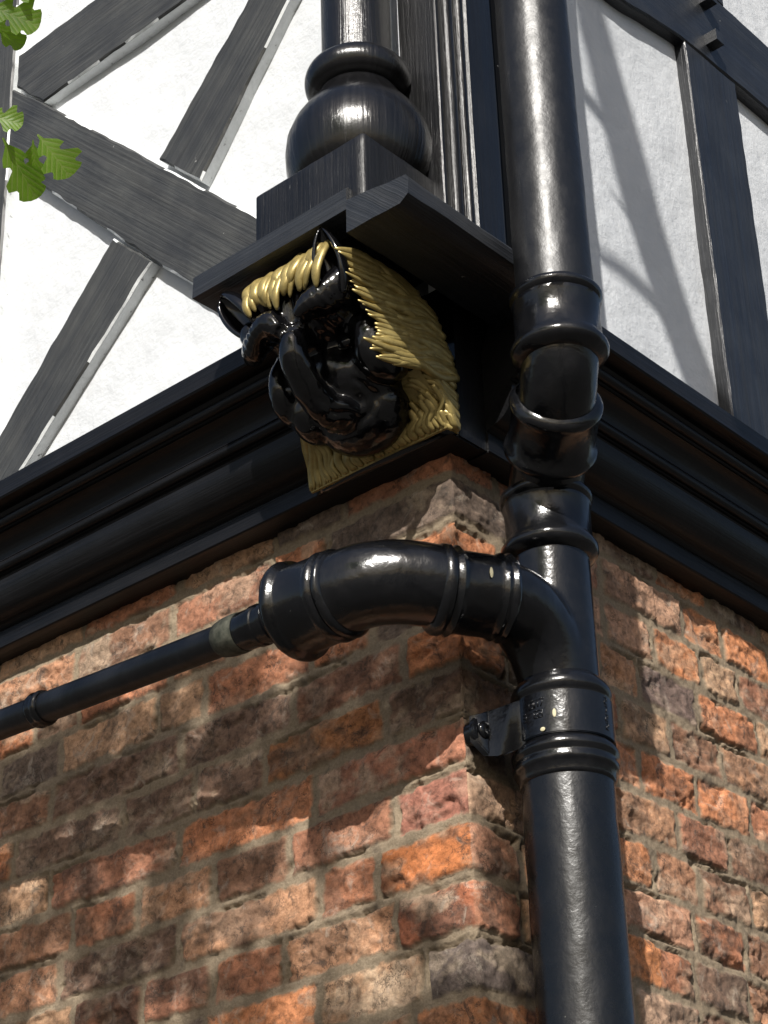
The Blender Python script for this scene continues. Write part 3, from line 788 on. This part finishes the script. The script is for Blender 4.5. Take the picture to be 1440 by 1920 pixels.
# ------------------------------------------------------------------ downpipe
PX, PY = .095, .095; UX, UY = .235, -.040
PIPE = empty('downpipe', (PX, PY, 0), 'thick glossy black cast iron downpipe with swan neck and side branch', 'pipe')
def bead(t, r, h, w=.006):
    return [(t-w+2*w*k/6, r+h*math.sin(math.pi*k/6)) for k in range(7)]
def lumpy(me, a=.0009):
    n = len(me.vertices); co = np.zeros(n*3); me.vertices.foreach_get('co', co); co = co.reshape(-1, 3); no = np.zeros(n*3); me.vertices.foreach_get('normal', no); no = no.reshape(-1, 3)
    d = np.array([mnoise.noise(Vector(c*28))*a+mnoise.noise(Vector(c*85))*a*.6 for c in co]); me.vertices.foreach_set('co', (co+no*d[:, None]).reshape(-1)); me.update(); return me
def pl(name, mb, label=None, parent=None, mat=None):
    o = link(name, lumpy(mb.mesh()), mat or M_PIPE, parent or PIPE); o.data.set_sharp_from_angle(angle=math.radians(60))
    if label: o['label'] = label
    return o
mb = MB(); tube(mb, [(UX, UY, z) for z in np.linspace(3.20, 5.4, 60)], .0555, 64, wob=.008)
pl('upper_pipe', mb, 'upper length standing clear of the shelf', mat=M_SATIN)
def socket(name, A, d, L, r0, rb, label=None, extra=()):
    """socket starting at A (mouth) along d"""
    mb = MB(); p = [(-.001, r0*.86), (0, rb+.001), (.003, rb+.004), (.008, rb+.0055), (.013, rb+.004), (.017, rb), (.020, rb+.002), (.024, rb)]
    p += [(L*.45, rb-.0005)]
    for e in extra: p += bead(e, rb, .004, .005)
    p += [(L-.030, rb), (L-.027, rb+.002), (L-.024, rb+.003), (L-.017, rb+.0075), (L-.010, rb+.0075), (L-.004, rb+.004), (L, rb-.003), (L+.004, r0*.93)]
    lathe(mb, A, d, p, 64); return pl(name, mb, label)
socket('socket', (UX, UY, 3.285), (0, 0, -1), .108, .058, .0615, 'socket at the top of the swan neck')
# swan neck
P0 = np.array((UX, UY, 3.20)); P3 = np.array((PX, PY, 3.03))
dd = np.array((PX-UX, PY-UY, -.150)); dd /= np.linalg.norm(dd)
path = catmull([(UX, UY, 3.235), (UX, UY, 3.205), (UX-.004, UY+.004, 3.180), (UX-.020, UY+.019, 3.155), (UX-.045, UY+.0435, 3.138), (UX-.080, UY+.077, 3.120), (PX+.035, PY-.034, 3.104), (PX+.014, PY-.0135, 3.090), (PX+.003, PY-.003, 3.066), (PX, PY, 3.035), (PX, PY, 2.99)], 7)
mb = MB(); tube(mb, path, .0545, 56, wob=.012); pl('swan_neck', mb, 'offset bend stepping in under the cornice')
A = np.array((UX-.034, UY+.033, 3.146)); mb = MB()
d = np.array((PX-UX, PY-UY, -.085)); d /= np.linalg.norm(d)
lathe(mb, A, d, [(-.004, .050), (0, .060), (.005, .0655), (.012, .067), (.019, .065), (.023, .0625), (.060, .0625), (.076, .0625), (.080, .066), (.087, .0680), (.094, .066), (.099, .060), (.103, .050)], 64)
pl('socket', mb, 'tilted socket halfway down the swan neck')
socket('socket', (PX, PY, 3.070), (0, 0, -1), .105, .058, .0625, 'socket where the swan neck enters the tee')
# tee with the swept branch
BZ = 2.860
mb = MB(); tube(mb, [(PX, PY, z) for z in np.linspace(2.70, 3.0, 20)], .0555, 48)
tube(mb, catmull([(.066, -.078, BZ+.004), (.088, -.040, BZ+.003), (.097, .0, BZ+.001), (PX, .035, BZ-.010), (PX, .068, BZ-.040), (PX, .088, BZ-.085), (PX, PY, BZ-.13)], 7), .0535, 40)
me = remesh(mb, .0035, 7, .5)
link('tee_junction', me, M_PIPE, PIPE)
bdir = np.array((-.50, -.866, .02)); bdir /= np.linalg.norm(bdir)
RD = [(-.002, .052), (.001, .059), (.006, .062), (.011, .059), (.014, .058), (.0185, .061), (.024, .058), (.028, .057), (.072, .057), (.077, .0595), (.082, .063), (.087, .0595), (.090, .0585), (.094, .063), (.101, .063), (.106, .0595), (.111, .053)]
mb = MB(); lathe(mb, (.0985, -.018, BZ+.003), bdir, RD, 60)
pl('socket', mb, 'branch socket on the left of the tee')
BY = -.185
bp = [(.090, -.045, BZ+.003), (.066, -.082, BZ+.004), (.040, -.120, BZ+.010), (.005, -.152, BZ+.014), (-.030, -.174, BZ+.012), (-.070, -.183, BZ+.008), (-.115, BY, BZ+.006)]
mb = MB(); tube(mb, catmull(bp, 8), rr(49, .0540, .0545, .0572, .0580, .0580, .0575, .0568), 56, wob=.012); pl('branch_bend', mb, 'fat elbow turning round the brick corner')
bd = np.array((-1, -.02, .03)); bd /= np.linalg.norm(bd)
mb = MB(); lathe(mb, (-.047, BY+.003, BZ+.007), bd, [(-.002, .055), (.001, .0610), (.005, .0635), (.010, .061), (.013, .0595), (.017, .064), (.022, .0645), (.027, .062), (.030, .0615), (.076, .0625), (.080, .065), (.084, .0705), (.091, .072), (.097, .070), (.100, .063), (.1005, .028)], 60)
pl('socket', mb, 'end socket receiving the thin waste pipe')
# lower pipe, its socket and the bracket
mb = MB(); tube(mb, [(PX, PY, z) for z in np.linspace(0.02, 2.72, 110)], .0625, 64, wob=.010); pl('lower_pipe', mb, 'lower length running down the brick corner', mat=M_SEMI)
mb = MB(); lathe(mb, (PX, PY, 2.762), (0, 0, -1), [(-.014, .053), (-.006, .061), (.002, .067), (.009, .070), (.015, .070), (.020, .067), (.023, .0655), (.085, .0655), (.090, .068), (.097, .0735), (.104, .073), (.108, .0695), (.112, .069), (.118, .0725), (.124, .0695), (.127, .0665), (.136, .066), (.140, .0645), (.142, .060)], 64)
pl('socket', mb, 'lower socket held by the eared bracket')
def bracket():
    z0, z1 = 2.675, 2.737; mb = MB(); R0, R1, EY = .0640, .0695, .080
    # strap round the front of the pipe with ears against the wall
    pts = []
    for a in np.linspace(-118, 118, 40):
        t = math.radians(a); pts.append((math.cos(t), math.sin(t)))
    rin = [(PX+R0*c, PY+R0*s) for c, s in pts]; rout = [(PX+R1*c, PY+R1*s) for c, s in pts]
    vs = []; fs = []
    for (i, o_) in zip(rin, rout): vs += [(*i, z0), (*o_, z0), (*o_, z1), (*i, z1)]
    n = len(rin)
    for i in range(n-1):
        for k in range(4): fs.append((4*i+k, 4*i+(k+1) % 4, 4*i+4+(k+1) % 4, 4*i+4+k))
    fs += [(0, 1, 2, 3), (4*n-1, 4*n-2, 4*n-3, 4*n-4)]
    mb.add(vs, fs)
    for s in (-1, 1):
        c = s*.062
        p = [(PX-.020, s*.0655, z0-.002, z1), (.058, s*.0700, z0-.010, z1-.002), (.036, s*.0735, z0-.012, z1-.004), (.016, s*.079, z0-.008, z1-.006), (.009, s*.098, z0+.010, z1-.014)]
        vs = []; fs = []
        for q in p: vs += [(q[0], PY+q[1], q[2]), (q[0]+.010, PY+q[1]-s*.004, q[2]), (q[0]+.010, PY+q[1]-s*.004, q[3]), (q[0], PY+q[1], q[3])]
        for i in range(len(p)-1):
            for k in range(4): fs.append((4*i+k, 4*i+(k+1) % 4, 4*i+4+(k+1) % 4, 4*i+4+k))
        n4 = 4*len(p); mb.add(vs, fs+[(3, 2, 1, 0), (n4-4, n4-3, n4-2, n4-1)])
        lathe(mb, (-.002, PY+s*EY, (z0+z1)/2-.003), (1, 0, 0), [(0, .018), (.012, .018), (.013, .0215), (.017, .0225), (.021, .0215), (.022, .018)], 32)
    me = mb.mesh(); bm = bmesh.new(); bm.from_mesh(me); bmesh.ops.recalc_face_normals(bm, faces=bm.faces)
    bmesh.ops.bevel(bm, geom=[e for e in bm.edges if e.is_manifold and e.calc_face_angle(0) > .9], offset=.0012, segments=2, affect='EDGES'); bm.to_mesh(me); bm.free()
    o = link('pipe_bracket', lumpy(me, .0008), M_PIPE, PIPE); o.data.set_sharp_from_angle(angle=math.radians(50))
    for s in (-1, 1):
        mb = MB(); lathe(mb, (.0195, PY+s*EY, (z0+z1)/2-.003), (1, 0, 0), [(0, .013), (.004, .0135), (.006, .012), (.0075, .0085), (.0078, .004), (.0045, .0035)], 28)
        link('bolt', mb.mesh(), M_PIPE, o)
bracket()
# raised casting marks on the strap (illegible in the photograph beyond a few strokes)
def marks():
    mb = MB(); r = random.Random(5)
    def glyph(a, z, h, s):
        for (u0, v0, u1, v1) in s:
            P = []
            for t in (0, .5, 1):
                u = a+(u0+(u1-u0)*t)*h/.0700; v = z+(v0+(v1-v0)*t)*h; P.append((PX+.0697*math.cos(u), PY+.0697*math.sin(u), v))
            tube(mb, P, .0009, 6)
    seg = {'2': [(0, 1, .6, 1), (.6, 1, .6, .5), (.6, .5, 0, .5), (0, .5, 0, 0), (0, 0, .6, 0)], '3': [(0, 1, .6, 1), (.6, 1, .6, 0), (0, .5, .6, .5), (0, 0, .6, 0)],
           '7': [(0, 1, .6, 1), (.6, 1, .2, 0)], '8': [(0, 0, 0, 1), (0, 1, .6, 1), (.6, 1, .6, 0), (.6, 0, 0, 0), (0, .5, .6, .5)], '1': [(.3, 0, .3, 1)]}
    for k, c in enumerate('8117'): glyph(-1.62+k*.075, 2.715, .011, seg[c])
    for k, c in enumerate('88'): glyph(-1.52+k*.09, 2.700, .010, seg[c])
    glyph(-1.80, 2.700, .010, seg['3'])
    link('casting_marks', mb.mesh(), M_PIPE, PIPE); mb = MB()
    for k in range(4): glyph(.02, 2.686+k*.0125, .009, seg['227'[k % 3]])
    link('casting_marks', mb.mesh(), M_PIPE, PIPE)
marks()

M_CHIP = simple('pale_primer_showing', (.40, .36, .22), (.55, .50, .34), 90, .6)
def chip(p, n, a, b, name='paint_chip'):
    n = Vector(n).normalized(); q = n.to_track_quat('Z', 'Y').to_matrix(); mb = MB()
    ellipsoid(mb, p, (a, b, .0007), q, 10, 6); link(name, mb.mesh(), M_CHIP, PIPE)
for (ang, z, a, b) in ((-63, 2.702, .0028, .0065), (-77, 2.681, .0038, .0032), (-66, 2.665, .002, .003), (-40, 2.10, .002, .002)):
    t = math.radians(ang); R_ = .0712 if z > 2.63 else .063
    chip((PX+(.0697 if z > 2.69 else R_)*math.cos(t), PY+(.0697 if z > 2.69 else R_)*math.sin(t), z), (math.cos(t), math.sin(t), 0), a, b)
n_ = .55*_u2-.84*_f; chip(tuple(np.array((.0905, -.045, BZ+.003))+.0573*n_), n_, .0025, .009)
n_ = .75*_u2-.66*_f; chip(tuple(np.array((.03, -.131, BZ+.012))+.0553*n_), n_, .003, .002)
# ------------------------------------------------------------------ thin waste pipe along the left wall
WASTE = empty('waste_pipe', (-.9, BY, 2.9), 'thin black waste pipe running along the left brick wall under the cornice', 'pipe')
s0 = np.array((-.145, BY, BZ+.009)); wd = np.array((-1, .015, .055)); wd /= np.linalg.norm(wd)
mb = MB(); tube(mb, [s0+wd*t for t in np.linspace(0, 3.0, 60)], .0232, 36, wob=.012); o = link('pipe', mb.mesh(), M_SATIN, WASTE)
mb = MB(); lathe(mb, s0, wd, [(0, .0365), (.012, .036), (.014, .032), (.020, .0315), (.022, .0290), (.034, .0288), (.036, .0310), (.044, .0310), (.046, .0288), (.056, .0286), (.058, .0305), (.066, .0305), (.068, .0286), (.098, .0282), (.104, .026), (.106, .022)], 40)
o = link('reducer', mb.mesh(), M_PIPE, WASTE); o.data.set_sharp_from_angle(angle=math.radians(40))
mb = MB(); lathe(mb, s0+wd*.095, wd, [(0, .022), (.001, .0290), (.012, .0296), (.030, .0286), (.044, .0260), (.050, .022)], 32)
o = link('moss_ring', mb.mesh(), M_MOSS, WASTE); o['label'] = 'mossy flaking joint of the waste pipe'
mb = MB(); lathe(mb, s0+wd*.53, wd, [(0, .022), (.001, .0270), (.006, .0285), (.011, .0270), (.015, .0262), (.020, .0285), (.025, .0270), (.026, .022)], 36)
link('clip', mb.mesh(), M_PIPE, WASTE)

# ------------------------------------------------------------------ tree: leaves over the camera, shading the wall
def hit(px, py, dist):
    v = _f+_r2*(px-720)/FPX-_u2*(py-960)/FPX; return CAM+v*dist
TREE = empty('hawthorn_tree', (3.3, -3.9, 0), 'tree with lobed green leaves reaching in at the top left', 'tree')
def leaf(mb, base, d, up, L, W):
    """small lobed leaf: a midrib strip with cut lobes, folded slightly"""
    d = np.array(d, float); d /= np.linalg.norm(d); up = np.array(up, float); up -= d*(up@d); up /= np.linalg.norm(up); s = np.cross(d, up)
    out = [(0, .04), (.12, .10), (.24, .52), (.34, .66), (.40, .38), (.46, .36), (.56, .95), (.66, 1.0), (.72, .62), (.76, .58), (.84, .74), (.90, .60), (.97, .26), (1.0, .0)]
    base = np.array(base, float); vs = []; fs = []; uv = [(k*wv, t) for (t, wv) in out for k in (-1, -.5, 0, .5, 1)]
    for (t, wv) in out:
        c = base+d*(L*t)-up*(L*.12*t*t)
        for k in (-1, -.5, 0, .5, 1): vs.append(c+s*(k*wv*W*.5)+up*(abs(k)*wv*W*.13)+d*(abs(k)*.10*L*(wv)))
    for i in range(len(out)-1):
        for k in range(4): a = i*5+k; fs.append((a, a+1, a+6, a+5))
    mb.add(vs, fs, 0, uv)
def spray(mb, base, d, n, L, r, spread=.8):
    d = np.array(d, float); d /= np.linalg.norm(d)
    for i in range(n):
        v = np.array([r.gauss(0, 1), r.gauss(0, 1), r.gauss(0, 1)]); v /= np.linalg.norm(v)
        q = d+v*spread; u = np.array([r.gauss(0, .5), r.gauss(0, .5), 1.0])
        leaf(mb, np.array(base)+d*(L*.6*i)+v*L*.2, q, u, L*r.uniform(.7, 1.2), L*r.uniform(.6, .9))
def tree():
    r = random.Random(21); tr = MB()
    S = np.array((.61, -1, .85))
    limb = [(3.3, -3.9, 0), (3.25, -3.8, 1.4), (3.05, -3.3, 2.6), (2.65, -2.4, 3.5), (2.0, -1.48, 4.15), (1.35, -1.125, 4.62), (1.07, -1.08, 5.0), (1.05, -1.185, 5.42), (1.05, -1.285, 5.8), (1.02, -1.475, 6.5), (1.0, -1.73, 7.2)]
    Q = catmull(limb, 8); R = np.interp(np.linspace(0, 1, len(Q)), [0, .2, .4, .5, .6, .7, .8, 1], [.17, .13, .08, .052, .044, .037, .027, .018])
    tube(tr, Q, list(R), 20, wob=.06)
    br = []
    def limbto(a, b, r0, r1, sag=.15):
        a, b = np.array(a, float), np.array(b, float); m1 = a+(b-a)*.33+np.array([r.uniform(-1, 1)*sag*.5, r.uniform(-1, 1)*sag*.5, sag]); m2 = a+(b-a)*.7+np.array([r.uniform(-1, 1)*sag*.5, 0, sag*.8])
        q = catmull([a, m1, m2, b], 7); tube(tr, q, list(np.linspace(r0, r1, len(q))), 10, wob=.05); br.append(q); return q
    # side shoots of the shadow-casting limb
    limbto((1.05, -1.145, 5.28), (1.05, -1.345, 5.36), .020, .012, .01)
    limbto((1.06, -1.105, 5.10), (1.06, -1.225, 5.16), .010, .005, .005)
    limbto((1.06, -1.085, 4.98), (1.06, -1.285, 5.00), .018, .010, .01)
    # boughs carrying the foliage that dapples the left wall
    cr = MB()
    # sunlit gaps of the canopy, given as (x, z, radius) of the light patch each lets through on to the left wall
    GAPS = [(-0.938, 3.072, 0.085), (-1.009, 3.075, 0.058), (-0.788, 3.082, 0.08), (-0.62, 3.082, 0.063), (-0.509, 3.1, 0.066), (-0.448, 3.097, 0.059), (-0.681, 3.036, 0.051), (-0.87, 3.089, 0.056), (-0.35, 2.917, 0.024), (-0.011, 2.732, 0.037), (-0.069, 2.711, 0.042), (-0.139, 2.692, 0.044), (-0.024, 2.673, 0.055), (-0.092, 2.654, 0.042), (-0.22, 2.667, 0.04), (-0.293, 2.688, 0.031), (-0.357, 2.677, 0.037), (-0.378, 2.566, 0.047), (-0.454, 2.565, 0.044), (-0.315, 2.574, 0.031), (-0.244, 2.518, 0.035), (-0.187, 2.455, 0.038), (-0.236, 2.433, 0.029), (-0.743, 2.752, 0.028), (-0.909, 2.729, 0.034), (-0.796, 2.793, 0.023), (-0.514, 2.767, 0.019), (-0.152, 2.601, 0.029), (-0.041, 2.541, 0.041), (-0.028, 2.605, 0.036), (-0.008, 2.475, 0.031), (-0.013, 2.404, 0.031), (-0.317, 2.392, 0.035), (-0.161, 2.366, 0.033), (-0.565, 2.515, 0.025), (-0.84, 2.518, 0.032), (-0.689, 2.677, 0.02), (-0.607, 2.724, 0.019), (-0.182, 2.594, 0.024), (-0.102, 2.528, 0.026)]
    gp = np.array(GAPS)
    def open_(p):
        q = p-S*(p[1]/S[1]); d = np.hypot((q[0]-gp[:, 0]), (q[2]-gp[:, 1])*1.15); return bool((d < gp[:, 2]*.68+.021).any()) or q[2] > 3.04 or q[0] > .10
    for i in range(5200):
        x = r.uniform(-1.5, .10); z = r.uniform(1.85, 3.16); t = r.uniform(2.1, 3.3)
        if z > 3.0 and r.random() < .5: continue
        c = np.array((x, 0, z))+S*t
        L = r.uniform(.045, .07)
        dv = np.array([r.gauss(0, 1), r.gauss(0, 1), r.gauss(0, .6)]); dv /= np.linalg.norm(dv)
        if open_(c) or open_(c+dv*L): continue
        leaf(cr, c, dv, (r.gauss(0, .5)+.3, r.gauss(0, .5)-.5, 1.0), L, L*r.uniform(.6, .95))
    for i in range(7):                                  # a thin scatter over the right wall
        y = r.uniform(.55, .95); z = r.uniform(2.3, 2.75); t = r.uniform(2.6, 3.4); c = np.array((0, y, z))+S*t
        spray(cr, c, (r.uniform(-1, 1), r.uniform(-1, 1), -.3), 2, .05, r, 1.0)
    for (a, b) in (((2.45, -3.05, 4.5), (1.3, -3.0, 4.9)), ((2.55, -3.15, 4.3), (1.5, -2.7, 4.5)), ((2.9, -3.5, 3.2), (1.1, -2.9, 4.3)), ((3.0, -3.6, 2.9), (2.4, -4.2, 5.0)), ((2.65, -2.4, 3.5), (2.9, -3.9, 6.3)), ((2.9, -3.0, 2.9), (1.0, -2.6, 4.0))):
        limbto(a, b, .035, .008)
    # the rest of the crown, behind and above the camera
    for i in range(170):
        th = r.uniform(0, 6.28); rad = 1.5*math.sqrt(r.random()); c = np.array((2.75+rad*math.cos(th)*.9, -4.5+rad*math.sin(th)*.8, r.uniform(3.6, 6.8)))
        # keep the sunbeams to the upper front clear
        p = c-S*(c[1]/S[1]); 
        if -1.3 < p[0] < .9 and p[2] > 2.2: continue
        pr = c-S*(c[0]/S[0])
        if -.1 < pr[1] < 1.2 and 2.2 < pr[2] < 4.8: continue
        spray(cr, c, (r.uniform(-1, 1), r.uniform(-1, 1), r.uniform(-.6, .3)), 6, .10, r, 1.1)
    link('trunk', tr.mesh(), M_BARK, TREE); link('crown', cr.mesh(), M_LEAF, TREE)
    # the sprigs that reach into the picture
    sp = MB(); D = 1.75
    right = _r2; up = _u2; back = -_f
    def L2(px, py, ang, L, W, tw=0.0, dd=0.0):
        a = math.radians(ang); d = right*math.cos(a)+up*math.sin(a)+back*r.uniform(-.15, .15); n = back+right*tw+np.array((0, 0, .35)); sp = MB()
        leaf(sp, hit(px, py, D+dd), d, n, L, W)
        link('leaf', sp.mesh(), M_LEAF, TREE)
    u = D/FPX
    L2(-30, 215, -12, 75*u, 62*u, .2)
    L2(5, 258, -62, 128*u, 78*u, -.2)
    L2(70, 252, -50, 100*u, 92*u, .3)
    L2(62, 262, -88, 80*u, 60*u, -.3, .01)
    L2(-25, 10, -20, 105*u, 85*u, .1)
    L2(-15, -10, 8, 88*u, 62*u, -.2)
    L2(-30, 30, -35, 90*u, 60*u, .3, .01)
    tw = MB()
    tube(tw, catmull([hit(-12, 236, D), hit(-24, 232, D), hit(-40, 225, D), hit(-160, 160, D-.01), hit(-420, -60, D-.1)], 5), [.0011]*6+list(np.linspace(.0012, .004, 15)), 8)
    tube(tw, catmull([hit(-10, 5, D), hit(-60, 10, D), hit(-200, -20, D-.02), hit(-420, -60, D-.1)], 5), list(np.linspace(.001, .003, 16)), 8)
    e = hit(-420, -60, D-.1)
    tube(tw, catmull([e, e+np.array((-.15, -.35, .45)), (0.2, -1.9, 3.9), (1.1, -2.7, 4.6), (2.35, -3.0, 4.62)], 8), list(np.linspace(.004, .03, 33)), 10)
    sp = MB()
    for (p, L) in (((-160, 160), .05), ((-250, 60), .05), ((-330, 0), .055)):
        spray(sp, hit(p[0], p[1], D-.03), -right-up*.2, 4, L, r, .8)
    link('leaf_sprig', sp.mesh(), M_LEAF, TREE)
    link('twig', tw.mesh(), M_BARK, TREE)
tree()
